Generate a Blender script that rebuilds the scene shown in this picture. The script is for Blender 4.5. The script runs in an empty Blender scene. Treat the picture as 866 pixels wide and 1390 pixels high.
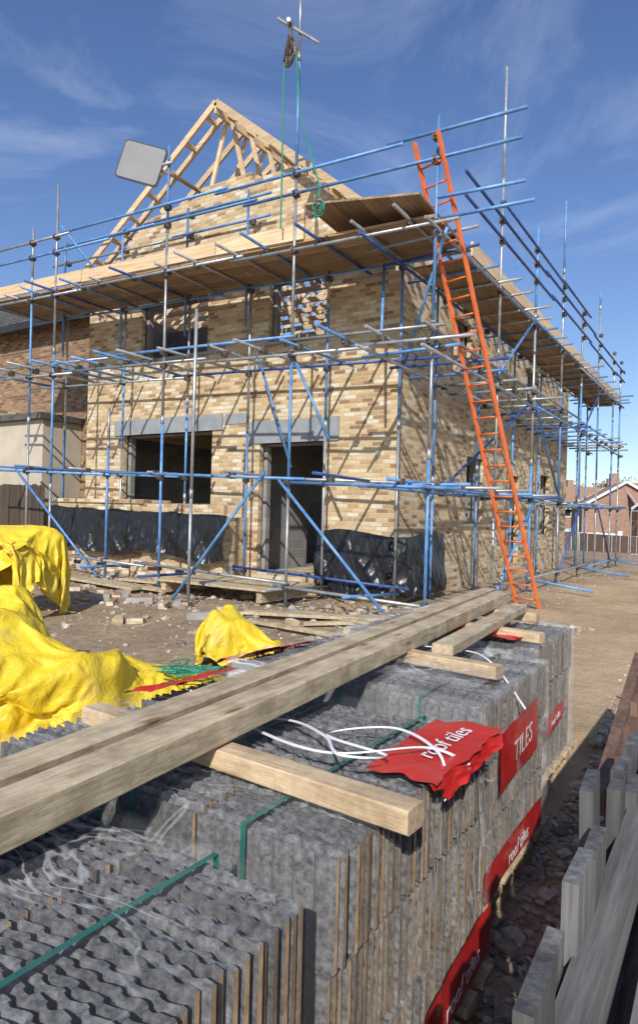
import bpy, bmesh, math, random
import numpy as np
from mathutils import Vector, Matrix, noise
random.seed(7); rnd=random.random
def U(a,b): return random.uniform(a,b)
scene=bpy.context.scene
COL=scene.collection
# ---------------------------------------------------------------- materials
def newmat(name, rough=0.8, metal=0.0):
    m=bpy.data.materials.new(name); m.use_nodes=True
    nt=m.node_tree; b=nt.nodes['Principled BSDF']
    b.inputs['Roughness'].default_value=rough; b.inputs['Metallic'].default_value=metal
    return m,nt,b
def N(nt,t,**kw):
    n=nt.nodes.new(t)
    for k,v in kw.items(): setattr(n,k,v)
    return n
def ramp(nt,stops,interp='LINEAR'):
    r=N(nt,'ShaderNodeValToRGB'); cr=r.color_ramp; cr.interpolation=interp
    while len(cr.elements)<len(stops): cr.elements.new(0.5)
    for e,(p,c) in zip(cr.elements,stops):
        e.position=p; e.color=(c[0],c[1],c[2],1)
    return r
def noise_n(nt,scale,detail=4,rough=.55,vec=None,dist=0):
    n=N(nt,'ShaderNodeTexNoise'); n.inputs['Scale'].default_value=scale
    n.inputs['Detail'].default_value=detail; n.inputs['Roughness'].default_value=rough
    n.inputs['Distortion'].default_value=dist
    if vec is not None: nt.links.new(vec,n.inputs['Vector'])
    return n
def pos(nt,obj=True):
    return N(nt,'ShaderNodeTexCoord').outputs['Object']
def bump(nt,b,h,strength=.4,dist=.01):
    bn=N(nt,'ShaderNodeBump'); bn.inputs['Strength'].default_value=strength; bn.inputs['Distance'].default_value=dist
    nt.links.new(h,bn.inputs['Height']); nt.links.new(bn.outputs[0],b.inputs['Normal']); return bn
def mix(nt,a,b_,fac,mode='MIX'):
    m=N(nt,'ShaderNodeMix',data_type='RGBA',blend_type=mode)
    for s,v in ((0,fac),(6,a),(7,b_)):
        if hasattr(v,'is_output'): nt.links.new(v,m.inputs[s])
        elif s==0: m.inputs[0].default_value=v
        else: m.inputs[s].default_value=(*v,1)
    return m.outputs[2]
def math_n(nt,op,a,b_=None,clamp=False):
    m=N(nt,'ShaderNodeMath',operation=op); m.use_clamp=clamp
    for i,v in enumerate((a,b_)):
        if v is None: continue
        if hasattr(v,'is_output'): nt.links.new(v,m.inputs[i])
        else: m.inputs[i].default_value=v
    return m.outputs[0]
def simple(name,c1,c2,scale=6,rough=.8,metal=0,bs=.3,bd=.01,island=0,stretch=None,detail=5):
    m,nt,b=newmat(name,rough,metal)
    v=pos(nt)
    if stretch:
        mp=N(nt,'ShaderNodeMapping'); mp.inputs['Scale'].default_value=stretch
        nt.links.new(v,mp.inputs[0]); v=mp.outputs[0]
    n=noise_n(nt,scale,detail,.6,v)
    r=ramp(nt,[(.3,c1),(.7,c2)]); nt.links.new(n.outputs[0],r.inputs[0])
    out=r.outputs[0]
    if island:
        g=N(nt,'ShaderNodeNewGeometry')
        val=N(nt,'ShaderNodeMapRange'); val.inputs[3].default_value=1-island; val.inputs[4].default_value=1+island
        nt.links.new(g.outputs['Random Per Island'],val.inputs[0])
        hs=N(nt,'ShaderNodeHueSaturation'); nt.links.new(out,hs.inputs['Color']); nt.links.new(val.outputs[0],hs.inputs['Value'])
        out=hs.outputs[0]
    nt.links.new(out,b.inputs['Base Color'])
    if bs: bump(nt,b,n.outputs[0],bs,bd)
    return m
def brickmat(name,stops,mortar=(.42,.38,.31),bw=.225,rh=.075,tint=None):
    m,nt,b=newmat(name,.9)
    v=pos(nt); s=N(nt,'ShaderNodeSeparateXYZ'); nt.links.new(v,s.inputs[0])
    su=math_n(nt,'ADD',s.outputs[0],s.outputs[1])
    c=N(nt,'ShaderNodeCombineXYZ'); nt.links.new(su,c.inputs[0]); nt.links.new(s.outputs[2],c.inputs[1])
    t=N(nt,'ShaderNodeTexBrick'); nt.links.new(c.outputs[0],t.inputs['Vector'])
    t.inputs['Color1'].default_value=(0,0,0,1); t.inputs['Color2'].default_value=(1,1,1,1); t.inputs['Mortar'].default_value=(.5,.5,.5,1)
    t.inputs['Scale'].default_value=1; t.inputs['Mortar Size'].default_value=.008; t.inputs['Mortar Smooth'].default_value=.3
    t.inputs['Brick Width'].default_value=bw; t.inputs['Row Height'].default_value=rh
    r=ramp(nt,stops,'CONSTANT'); nt.links.new(t.outputs['Color'],r.inputs[0])
    n=noise_n(nt,22,6,.75,v); n2=noise_n(nt,.9,3,.6,v)
    rr=ramp(nt,[(.25,(.58,.53,.48)),(.75,(1.25,1.25,1.25))]); nt.links.new(n.outputs[0],rr.inputs[0])
    col=mix(nt,r.outputs[0],rr.outputs[0],.85,'MULTIPLY')
    rr2=ramp(nt,[(.3,(.80,.77,.72)),(.7,(1.1,1.1,1.1))]); nt.links.new(n2.outputs[0],rr2.inputs[0])
    col=mix(nt,col,rr2.outputs[0],.8,'MULTIPLY')
    col=mix(nt,col,mortar,t.outputs['Fac'])
    nt.links.new(col,b.inputs['Base Color'])
    h=math_n(nt,'SUBTRACT',math_n(nt,'MULTIPLY',n.outputs[0],.5),t.outputs['Fac'])
    bump(nt,b,h,.8,.010)
    return m
M={}
M['brick']=brickmat('stock_brick',[(0,(.31,.19,.11)),(.08,(.45,.315,.17)),(.24,(.57,.43,.24)),(.44,(.62,.49,.30)),(.60,(.51,.365,.20)),(.69,(.65,.55,.385)),(.84,(.68,.63,.52)),(.955,(.36,.22,.14))],(.51,.44,.33))
M['brick2']=brickmat('shaded_brick',[(0,(.16,.09,.05)),(.2,(.26,.15,.08)),(.45,(.32,.2,.11)),(.7,(.22,.12,.07)),(.9,(.36,.25,.14))],(.25,.22,.18))  # neighbour's brown brick, its shade put in as a darker colour
M['brickred']=brickmat('red_brick',[(0,(.38,.2,.13)),(.5,(.43,.25,.17)),(.8,(.33,.16,.11))],(.45,.4,.35))
M['block']=brickmat('concrete_block',[(0,(.24,.24,.24)),(.4,(.3,.3,.3)),(.7,(.27,.27,.28))],(.34,.33,.31),.44,.215)
M['lintel']=simple('concrete_lintel',(.2,.22,.24),(.3,.32,.34),4,.7)
M['concrete']=simple('concrete',(.25,.24,.22),(.4,.39,.36),5,.9)
def wood(name,axis,c1,c2,isl=.2):
    st=[22,22,22]; st[axis]=1.2
    return simple(name,c1,c2,1.6,.75,0,.35,.004,isl,stretch=tuple(st))
LW1=(.46,.31,.17); LW2=(.70,.54,.35)
for i,a in enumerate('xyz'): M['wood_'+a]=wood('new_timber_'+a,i,LW1,LW2)
def beamwood(name,axis,cs):
    m,nt,b=newmat(name,.8); v=pos(nt); st=[60,60,60]; st[axis]=4.5
    mp=N(nt,'ShaderNodeMapping'); mp.inputs['Scale'].default_value=tuple(st); nt.links.new(v,mp.inputs[0])
    g=noise_n(nt,1.0,8,.75,mp.outputs[0],.6); fg=noise_n(nt,5,4,.7,mp.outputs[0]); lg=noise_n(nt,7,7,.7,v)
    r=ramp(nt,[(.3,cs[0]),(.5,cs[1]),(.72,cs[2])]); nt.links.new(g.outputs[0],r.inputs[0])
    st_=ramp(nt,[(.36,(.62,.59,.56)),(.6,(1.08,1.08,1.08))]); nt.links.new(lg.outputs[0],st_.inputs[0])
    c=mix(nt,r.outputs[0],st_.outputs[0],.9,'MULTIPLY')
    vo=N(nt,'ShaderNodeTexVoronoi'); m2=N(nt,'ShaderNodeMapping'); s2=[11,11,11]; s2[axis]=3.0; m2.inputs['Scale'].default_value=tuple(s2); nt.links.new(v,m2.inputs[0]); nt.links.new(m2.outputs[0],vo.inputs[0]); vo.inputs['Scale'].default_value=1
    kn=ramp(nt,[(.07,(.3,.19,.11)),(.13,(.8,.74,.68)),(.2,(1,1,1))]); nt.links.new(vo.outputs['Distance'],kn.inputs[0])
    c=mix(nt,c,kn.outputs[0],.85,'MULTIPLY')
    nt.links.new(c,b.inputs['Base Color']); bump(nt,b,math_n(nt,'ADD',g.outputs[0],math_n(nt,'MULTIPLY',fg.outputs[0],.6)),.8,.003); return m
for i,a in enumerate('xy'):
    M['beam_'+a]=beamwood('weathered_beam_'+a,i,((.30,.22,.13),(.50,.40,.26),(.66,.56,.40)))
    M['bearer_'+a]=beamwood('fresh_bearer_'+a,i,((.42,.28,.15),(.60,.45,.28),(.72,.58,.40)))
for i,a in enumerate('xy'): M['board_'+a]=wood('scaffold_board_'+a,i,(.20,.125,.07),(.40,.27,.15),.3)
M['greywood']=simple('grey_fence_wood',(.045,.045,.046),(.17,.165,.16),1.6,.85,0,.8,.006,.45,stretch=(30,30,2.0),detail=8)
M['greywood_y']=simple('grey_rail_wood',(.05,.05,.05),(.17,.165,.16),1.6,.85,0,.8,.006,.25,stretch=(30,2.0,30),detail=8)
M['brownwood']=simple('brown_fence_wood',(.07,.04,.028),(.17,.10,.07),1.6,.85,0,.6,.005,.3,stretch=(25,25,1.5))
M['darkfence']=wood('dark_fence_wood',2,(.04,.03,.02),(.1,.07,.05),.2)
M['galv']=simple('galvanised_tube',(.25,.27,.29),(.46,.48,.5),9,.42,.5,.15,.002,.2)
M['blue']=simple('blue_painted_tube',(.06,.17,.40),(.15,.33,.62),7,.45,.1,.15,.002,.25)
M['blue2']=simple('dark_blue_tube',(.02,.05,.2),(.05,.11,.34),7,.45,.1,.15,.002,.2)
M['coupler']=simple('coupler_steel',(.05,.045,.045),(.2,.16,.13),20,.6,.5,.3,.003,.3)
M['orange']=simple('orange_ladder_paint',(.62,.12,.03),(.8,.2,.05),8,.45,0,.1,.002)
M['rope']=simple('green_rope',(.01,.15,.10),(.03,.27,.19),60,.7)
M['sign']=simple('sign_face',(.19,.19,.20),(.23,.23,.24),2,.5,0,0)
M['black']=simple('black_trim',(.015,.015,.015),(.03,.03,.03),5,.5,0,0)
M['white']=simple('white_upvc',(.75,.75,.73),(.82,.82,.8),3,.4,0,0)
M['cream']=simple('cream_render',(.42,.37,.29),(.52,.46,.37),2,.9)
M['slate']=simple('slate_roof',(.05,.05,.055),(.12,.115,.11),9,.7,0,.5,.02)
M['rooftile']=simple('clay_roof_tile',(.27,.15,.09),(.40,.24,.15),9,.8,0,.5,.02)
m,nt,b=newmat('window_glass',.08); b.inputs['Base Color'].default_value=(.03,.04,.05,1); M['glass']=m
# tiles
M['tile']=simple('tile_coating',(.045,.047,.05),(.24,.24,.245),60,.92,0,.9,.004,.35,detail=7)
M['tileend']=simple('sunlit_tile_end',(.24,.145,.075),(.56,.38,.21),25,.9,0,.5,.003,.5)  # end faces painted tan for the warm sunlight on the pallet sides
M['strap']=simple('green_strap',(.0,.10,.075),(.0,.16,.11),5,.35,0,0)
M['wstrap']=simple('white_strap',(.6,.6,.62),(.8,.8,.82),5,.3,0,0)
M['red']=simple('red_print_film',(.48,.012,.012),(.60,.035,.025),5,.3,0,.5,.02)
M['whiteink']=simple('white_ink',(.72,.68,.68),(.8,.78,.78),5,.4,0,0)
def film(name,base,streak,milk,w=60):
    m,nt,b=newmat(name,.14)
    b.inputs['Base Color'].default_value=(.80,.80,.81,1)
    tr=N(nt,'ShaderNodeBsdfTransparent'); tr.inputs[0].default_value=(.98,.98,.98,1)
    mx=N(nt,'ShaderNodeMixShader'); v=pos(nt)
    mp=N(nt,'ShaderNodeMapping'); mp.inputs['Scale'].default_value=(1,2.4,1.2); mp.inputs['Rotation'].default_value=(0,.3,.5); nt.links.new(v,mp.inputs[0])
    n=noise_n(nt,2.4,3,.45,mp.outputs[0],1.4); n3=noise_n(nt,2.2,4,.6,v); n4=noise_n(nt,1.3,2,.5,v)
    rg=math_n(nt,'SUBTRACT',1,math_n(nt,'MULTIPLY',math_n(nt,'ABSOLUTE',math_n(nt,'SUBTRACT',n.outputs[0],.5)),w),True)
    gate=N(nt,'ShaderNodeMapRange'); gate.inputs[1].default_value=.42; gate.inputs[2].default_value=.62; nt.links.new(n4.outputs[0],gate.inputs[0])
    mk=N(nt,'ShaderNodeMapRange'); mk.inputs[1].default_value=.5; mk.inputs[2].default_value=.7; mk.inputs[3].default_value=base; mk.inputs[4].default_value=base+milk
    nt.links.new(n3.outputs[0],mk.inputs[0])
    gz_=math_n(nt,'MULTIPLY',math_n(nt,'MULTIPLY',rg,gate.outputs[0]),streak)  # white lines along film creases, painted in as wrinkle highlights
    nt.links.new(math_n(nt,'ADD',gz_,mk.outputs[0],True),mx.inputs[0])
    nt.links.new(tr.outputs[0],mx.inputs[1]); nt.links.new(b.outputs[0],mx.inputs[2])
    bump(nt,b,n.outputs[0],.45,.03)
    nt.links.new(mx.outputs[0],nt.nodes['Material Output'].inputs[0])
    return m
M['film']=film('clear_wrap_film',.025,.42,.045); M['film2']=film('cloudy_wrap_film',.10,.40,.20,40)
# yellow woven
m,nt,b=newmat('yellow_woven_plastic',.5); v=pos(nt); n=noise_n(nt,3,5,.6,v)
r=ramp(nt,[(.3,(.66,.46,.015)),(.7,(.78,.59,.04))]); nt.links.new(n.outputs[0],r.inputs[0])
n2=noise_n(nt,2.7,6,.65,v); r2=ramp(nt,[(.55,(0,0,0)),(.72,(1,1,1))]); nt.links.new(n2.outputs[0],r2.inputs[0])
nt.links.new(mix(nt,r.outputs[0],(.42,.33,.16),math_n(nt,'MULTIPLY',r2.outputs[0],.5)),b.inputs['Base Color'])
n3=noise_n(nt,11,5,.55,v,1.5); bump(nt,b,n3.outputs[0],.5,.03); M['yellow']=m
m,nt,b=newmat('black_polythene',.3); b.inputs['Base Color'].default_value=(.014,.014,.016,1)
n=noise_n(nt,5,4,.5,pos(nt),1.5); bump(nt,b,n.outputs[0],.5,.04); M['poly']=m
# stones
m,nt,b=newmat('rubble_stone',.9); g=N(nt,'ShaderNodeNewGeometry')
r=ramp(nt,[(0,(.2,.17,.14)),(.2,(.36,.31,.25)),(.4,(.45,.38,.30)),(.62,(.40,.27,.2)),(.72,(.54,.49,.41)),(.9,(.29,.22,.17))],'CONSTANT')
nt.links.new(g.outputs['Random Per Island'],r.inputs[0]); n=noise_n(nt,40,4,.6,pos(nt))
rr=ramp(nt,[(.3,(.65,.65,.65)),(.7,(1.2,1.2,1.2))]); nt.links.new(n.outputs[0],rr.inputs[0])
nt.links.new(mix(nt,r.outputs[0],rr.outputs[0],1,'MULTIPLY'),b.inputs['Base Color']); bump(nt,b,n.outputs[0],.5,.006); M['stone']=m
# ground
m,nt,b=newmat('site_ground',.95); v=pos(nt)
n=noise_n(nt,.7,6,.65,v); nf=noise_n(nt,9,8,.7,v); nn=noise_n(nt,60,4,.7,v)
dirt=ramp(nt,[(.25,(.23,.16,.10)),(.5,(.39,.29,.19)),(.75,(.52,.42,.30))]); nt.links.new(nf.outputs[0],dirt.inputs[0])
sand=ramp(nt,[(.3,(.48,.335,.19)),(.7,(.63,.48,.30))]); nt.links.new(nf.outputs[0],sand.inputs[0])
s=N(nt,'ShaderNodeSeparateXYZ'); nt.links.new(v,s.inputs[0])
nx=math_n(nt,'ADD',s.outputs[0],math_n(nt,'MULTIPLY',math_n(nt,'SUBTRACT',n.outputs[0],.5),4))
mk=N(nt,'ShaderNodeMapRange'); mk.inputs[1].default_value=1.2; mk.inputs[2].default_value=2.4; nt.links.new(nx,mk.inputs[0])
c=mix(nt,dirt.outputs[0],sand.outputs[0],mk.outputs[0])
ny=math_n(nt,'ADD',s.outputs[1],math_n(nt,'MULTIPLY',math_n(nt,'SUBTRACT',n.outputs[0],.5),9))
mg=N(nt,'ShaderNodeMapRange'); mg.inputs[1].default_value=24; mg.inputs[2].default_value=30; nt.links.new(ny,mg.inputs[0])
gr=ramp(nt,[(.3,(.045,.07,.02)),(.7,(.11,.13,.05))]); nt.links.new(nf.outputs[0],gr.inputs[0])
c=mix(nt,c,gr.outputs[0],mg.outputs[0])
spk=ramp(nt,[(.3,(.6,.6,.6)),(.6,(1.05,1.05,1.05)),(.75,(1.35,1.32,1.28))]); nt.links.new(nn.outputs[0],spk.inputs[0])
c=mix(nt,c,spk.outputs[0],.6,'MULTIPLY')
lg=ramp(nt,[(.3,(.68,.64,.60)),(.7,(1.12,1.12,1.12))]); nt.links.new(n.outputs[0],lg.inputs[0])
c=mix(nt,c,lg.outputs[0],1,'MULTIPLY')
nt.links.new(c,b.inputs['Base Color'])
bump(nt,b,math_n(nt,'ADD',nf.outputs[0],math_n(nt,'MULTIPLY',nn.outputs[0],.4)),.9,.04); M['ground']=m
M['bark']=simple('bark',(.05,.04,.03),(.12,.1,.08),20,.9)
M['leaf']=simple('winter_foliage',(.06,.06,.03),(.14,.12,.06),3,.8,0,0,.01,.5)
# ---------------------------------------------------------------- mesh builder
class MB:
    def __init__(s): s.v=[]; s.f=[]; s.m=[]
    def add(s,vs,fs,mi=0):
        o=len(s.v); s.v+= [tuple(p) for p in vs]
        for f in fs: s.f.append(tuple(i+o for i in f)); s.m.append(mi)
    def box(s,x0,x1,y0,y1,z0,z1,mi=0):
        vs=[(x,y,z) for x in (x0,x1) for y in (y0,y1) for z in (z0,z1)]
        s.add(vs,[(0,1,3,2),(4,6,7,5),(0,4,5,1),(2,3,7,6),(0,2,6,4),(1,5,7,3)],mi)
    def beam(s,p0,p1,w,h,mi=0,up=(0,0,1),ch=0):
        p0=Vector(p0);p1=Vector(p1); d=(p1-p0).normalized(); up=Vector(up)
        if abs(d.dot(up))>.99: up=Vector((0,1,0))
        sd=d.cross(up).normalized(); u=sd.cross(d).normalized()
        if ch:
            prof=[(-w/2+ch,-h/2),(w/2-ch,-h/2),(w/2,-h/2+ch),(w/2,h/2-ch),(w/2-ch,h/2),(-w/2+ch,h/2),(-w/2,h/2-ch),(-w/2,-h/2+ch)]
        else: prof=[(-w/2,-h/2),(w/2,-h/2),(w/2,h/2),(-w/2,h/2)]
        k=len(prof)
        vs=[p+sd*a+u*c for p in (p0,p1) for a,c in prof]
        fs=[(i,(i+1)%k,k+(i+1)%k,k+i) for i in range(k)]+[tuple(range(k-1,-1,-1)),tuple(range(k,2*k))]
        s.add(vs,fs,mi)
    def tube(s,p0,p1,r=.0242,mi=0,n=8,r1=None):
        p0=Vector(p0);p1=Vector(p1); d=(p1-p0).normalized(); up=Vector((0,0,1)) if abs(d.z)<.9 else Vector((1,0,0))
        a=d.cross(up).normalized(); b_=d.cross(a); r1=r if r1 is None else r1
        vs=[p0+(a*math.cos(t)+b_*math.sin(t))*r for t in [2*math.pi*i/n for i in range(n)]]+[p1+(a*math.cos(t)+b_*math.sin(t))*r1 for t in [2*math.pi*i/n for i in range(n)]]
        s.add(vs,[(i,(i+1)%n,n+(i+1)%n,n+i) for i in range(n)]+[tuple(range(n-1,-1,-1)),tuple(range(n,2*n))],mi)
    def path(s,pts,r,mi=0,n=6):
        for a,b_ in zip(pts[:-1],pts[1:]): s.tube(a,b_,r,mi,n)
    def ribbon(s,pts,side,mi=0):
        vs=[];sd=Vector(side)
        for p in pts: vs+= [Vector(p)-sd,Vector(p)+sd]
        s.add(vs,[(2*i,2*i+1,2*i+3,2*i+2) for i in range(len(pts)-1)],mi)
    def prism(s,poly,axis,a0,a1,mi=0):
        k=len(poly)
        def P(q,a): return (q[0],a,q[1]) if axis=='y' else (a,q[0],q[1])
        vs=[P(q,a0) for q in poly]+[P(q,a1) for q in poly]
        s.add(vs,[(i,(i+1)%k,k+(i+1)%k,k+i) for i in range(k)]+[tuple(range(k-1,-1,-1)),tuple(range(k,2*k))],mi)
    def wall(s,axis,u0,u1,z0,z1,a0,a1,ops,mi=0):
        us=sorted({u0,u1,*[o[0] for o in ops],*[o[1] for o in ops]}); zs=sorted({z0,z1,*[o[2] for o in ops],*[o[3] for o in ops]})
        us=[u for u in us if u0<=u<=u1]; zs=[z for z in zs if z0<=z<=z1]
        def P(u,a,z): return (u,a,z) if axis=='x' else (a,u,z)
        def solid(i,j):
            if i<0 or j<0 or i>=len(us)-1 or j>=len(zs)-1: return False
            cu=(us[i]+us[i+1])/2; cz=(zs[j]+zs[j+1])/2
            return not any(o[0]<cu<o[1] and o[2]<cz<o[3] for o in ops)
        for i in range(len(us)-1):
            for j in range(len(zs)-1):
                if not solid(i,j): continue
                A,B,C,D=us[i],us[i+1],zs[j],zs[j+1]
                q=[[P(A,a0,C),P(B,a0,C),P(B,a0,D),P(A,a0,D)],[P(A,a1,C),P(A,a1,D),P(B,a1,D),P(B,a1,C)]]
                if not solid(i-1,j): q.append([P(A,a0,C),P(A,a0,D),P(A,a1,D),P(A,a1,C)])
                if not solid(i+1,j): q.append([P(B,a0,C),P(B,a1,C),P(B,a1,D),P(B,a0,D)])
                if not solid(i,j-1): q.append([P(A,a0,C),P(A,a1,C),P(B,a1,C),P(B,a0,C)])
                if not solid(i,j+1): q.append([P(A,a0,D),P(B,a0,D),P(B,a1,D),P(A,a1,D)])
                for f in q: s.add(f,[(0,1,2,3)],mi)
    def build(s,name,mats,parent=None,smooth=False,mat4=None):
        me=bpy.data.meshes.new(name); me.from_pydata(s.v,[],s.f)
        for k in mats: me.materials.append(M[k])
        me.polygons.foreach_set('material_index',s.m)
        bm=bmesh.new(); bm.from_mesh(me); bmesh.ops.recalc_face_normals(bm,faces=bm.faces); bm.to_mesh(me); bm.free()
        if smooth: me.polygons.foreach_set('use_smooth',[len(p.vertices)==4 for p in me.polygons])
        o=bpy.data.objects.new(name,me); COL.objects.link(o)
        if parent: o.parent=parent
        if mat4 is not None: o.matrix_local=mat4
        return o
def empty(name,loc=(0,0,0),rz=0):
    e=bpy.data.objects.new(name,None); COL.objects.link(e); e.location=loc; e.rotation_euler=(0,0,rz); e.empty_display_size=.3; return e
def ss(t): t=max(0,min(1,t)); return t*t*(3-2*t)
def gz(x,y):
    a=ss((y+7.2)/5); z=.18*a+.22*a*ss((-x-2)/7)
    if y>22: z-=1.6*ss((y-22)/35)
    k=1 if (abs(x)<16 and abs(y)<22) else 0
    if k: z+=.05*noise.noise(Vector((x*.8,y*.8,3)))*(.3+a*.9)+.022*noise.noise(Vector((x*3.1,y*3.1,9)))
    if y<-5 and 2.6<x<4.4: z=min(z,.0)
    return z
# ---------------------------------------------------------------- ground
def axis_pts(lo,hi,step,far):
    p=list(np.arange(lo,hi+.001,step)); d=step
    a=[];c=lo
    while c>-far: d*=1.35; c-=d; a.append(c)
    b_=[];c=hi;d=step
    while c<far: d*=1.35; c+=d; b_.append(c)
    return a[::-1]+p+b_
xs=axis_pts(-10,9,.13,2500); ys=axis_pts(-11,8,.13,2500)
vs=[(x,y,gz(x,y)) for y in ys for x in xs]; nx_=len(xs)
fs=[(j*nx_+i,j*nx_+i+1,(j+1)*nx_+i+1,(j+1)*nx_+i) for j in range(len(ys)-1) for i in range(nx_-1)]
g=MB(); g.v=vs; g.f=fs; g.m=[0]*len(fs); g.build('ground',['ground'],smooth=True)
# stones
def stones(name,items,flat=.6):
    bm=bmesh.new(); bmesh.ops.create_icosphere(bm,subdivisions=1,radius=1); bv=np.array([v.co[:] for v in bm.verts]); bf=np.array([[v.index for v in f.verts] for f in bm.faces]); bm.free()
    rg=np.random.RandomState(3); V=[];F=[]
    for k,(x,y,r) in enumerate(items):
        p=bv*(1+rg.uniform(-.28,.28,(len(bv),1)))*np.array([r,r*rg.uniform(.55,1),r*flat*rg.uniform(.6,1.1)])
        t=rg.uniform(0,6.28); c,s_=math.cos(t),math.sin(t); p=p@np.array([[c,-s_,0],[s_,c,0],[0,0,1]]); 
        V.append(p+np.array([x,y,gz(x,y)+r*flat*.35])); F.append(bf+k*len(bv))
    V=np.concatenate(V);F=np.concatenate(F)
    me=bpy.data.meshes.new(name); me.from_pydata(V.tolist(),[],F.tolist()); me.materials.append(M['stone'])
    o=bpy.data.objects.new(name,me); COL.objects.link(o)
it=[]
for i in range(8000):
    x=U(4.02,5.2); y=U(-9.4,-3.6); it.append((x,y,U(.008,.03) if rnd()<.9 else U(.03,.06)))
for i in range(1500): it.append((U(3.9,7),U(-4.5,-1) ,U(.006,.025)))
stones('rubble_gravel',it)
it=[]
for i in range(3900):
    x=U(-9,3.2); y=-0.4-abs(random.gauss(0,2.6)); 
    if y<-8: continue
    it.append((x,y,U(.008,.03) if rnd()<.88 else U(.03,.08)))
for i in range(500): it.append((U(1,2.2),U(-3,14),U(.008,.028)))
stones('site_rubble',it)
# loose bricks / blocks
lb=MB()
for i in range(60):
    x=U(-7.5,1.5); y=U(-4.2,-.9); a=U(0,3.1); z=gz(x,y)+.03; L=.215 if rnd()<.8 else .4
    lb.beam((x,y,z),(x+L*math.cos(a),y+L*math.sin(a),z+U(-.01,.03)),.1,.065 if L<.3 else .1,0 if L<.3 else 1)
lb.build('loose_bricks',['brick','concrete'])
lp=MB()
for (x0,y0,x1,y1,w) in [(-.9,-2.7,1.1,-2.2,.2),(-.3,-2.2,1.3,-2.6,.12),(.2,-2.9,1.6,-1.6,.1),(-5.4,-1.9,-3.2,-1.9,.22),(-5.6,-2.15,-3.6,-2.2,.22),(-4.8,-1.5,-2.9,-1.4,.15),(-.4,-3.2,1.2,-3.35,.1),(-6.8,-2.3,-5.8,-2.0,.1)]:
    lp.beam((x0,y0,gz(x0,y0)+.05),(x1,y1,gz(x1,y1)+U(.06,.12)),w,.04)
lp.build('loose_planks',['beam_x'])
# ---------------------------------------------------------------- new house
H=empty('brick_house')
WL=-7.82; DP=12.4
fo=[(-6.58,-4.02,1.7,3.2),(-2.83,-1.36,.48,2.9),(-6.12,-4.22,4.78,5.95),(-2.7,-1.4,4.78,5.95)]
so=[(3.3,4.3,1.5,2.9),(9.2,10.2,1.2,2.9),(6.3,7.1,.5,2.7),(2.4,3.4,4.5,5.6),(7.5,8.7,4.5,5.6)]
w=MB()
w.wall('x',WL,0,-.1,6.3,0,.11,fo)
w.wall('y',.112,DP-.112,-.1,6.3,-.11,0,so)
w.wall('x',WL,0,-.1,6.3,DP-.11,DP,[(-5.5,-2.5,.5,2.7),(-6,-4.5,4.6,5.7)])
w.wall('y',.112,DP-.112,-.1,6.3,WL,WL+.11,[])
gp=[(WL,6.3),(0,6.3),(0,6.34)]
def vergeR(x): return 6.3+(0-x)*(9.42-6.3)/3.91
def vergeL(x): return 6.75+(x-WL)*(9.42-6.75)/3.91
x=-.15
while vergeR(x)<8.0: gp+= [(x,vergeR(x)-.08),(x-.16,vergeR(x)-.08)] ; x-=.17
gp+=[(x,7.95),(-3.2,7.95),(-3.2,8.1),(-4.5,8.1),(-4.5,7.95)]
x=WL+.15
left=[]
while vergeL(x)<7.95: left+= [(x,vergeL(x)-.1),(x+.16,vergeL(x)-.1)]; x+=.17
gp+=left[::-1]+[(WL,6.7)]
w.prism(gp,'y',0.001,.109)
w.build('walls',['brick'],H)
b_=MB()
def shr(o): return (o[0]+.06,o[1]-.06,o[2]+.05,o[3]-.04)
b_.wall('x',WL+.17,-.17,.2,6.25,.17,.29,[shr(o) for o in fo])
b_.wall('y',.3,DP-.3,.2,6.25,-.29,-.17,[shr(o) for o in so])
b_.wall('x',WL+.17,-.17,.2,6.25,DP-.29,DP-.17,[(-5.4,-2.6,.5,2.6),(-5.9,-4.6,4.7,5.6)])
b_.wall('y',.3,DP-.3,.2,6.25,WL+.17,WL+.29,[])
b_.wall('x',WL+.3,-.3,.2,3.28,4.4,4.52,[(-3.1,-2.2,.5,2.5)])
b_.wall('x',WL+.3,-4.9,3.56,6.1,2.2,2.32,[])
b_.wall('y',.3,4.38,.2,3.28,-3.3,-3.18,[(2.2,3.1,.5,2.5)])
b_.prism([(-6.9,6.26),(-.9,6.26),(-3.1,8.02),(-4.8,8.02)],'y',.17,.27)
b_.build('inner_blockwork',['block'],H)
f_=MB(); f_.box(WL+.3,-.3,.3,DP-.3,.3,.47); f_.build('ground_floor_slab',['concrete'],H)
f_=MB()
for i in range(30): f_.box(WL+.3,-.3,.35+i*.4,.35+i*.4+.395,3.5,3.54)
for i in range(20): f_.box(WL+.35+i*.37,WL+.4+i*.37,.3,DP-.3,3.29,3.498)
f_.build('first_floor_joists',['wood_x'],H)
l_=MB()
l_.box(-6.85,-3.75,-.035,.13,3.2,3.52); l_.box(-3.05,-1.1,-.03,.13,2.9,3.32); l_.box(-3.7,-3.1,-.012,.02,3.3,3.5)
l_.box(-6.5,-3.9,-.04,-.002,4.72,4.78); l_.box(-2.75,-1.35,-.04,-.002,4.72,4.78)
l_.build('lintels_and_sills',['lintel'],H)
bw=MB()
bw.wall('x',-7.95,-3.05,0,1.72,-.72,-.61,[]); bw.wall('y',-.608,-.002,0,1.72,-7.95,-7.84,[]); bw.wall('y',-.608,-.002,0,1.5,-3.16,-3.05,[])
bw.box(-7.95,-5.1,-.76,-.0,1.722,1.80)
bw.box(-1.3,.12,-.13,-.003,0,1.22); bw.box(.002,.12,-.001,1.5,0,1.22)
bw.build('bay_and_plinth_walls',['brick'],H)
v_=MB()
for i in range(6): v_.box(-7.2+i*.75,-6.98+i*.75,-.728,-.72,.42,.49)
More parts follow.
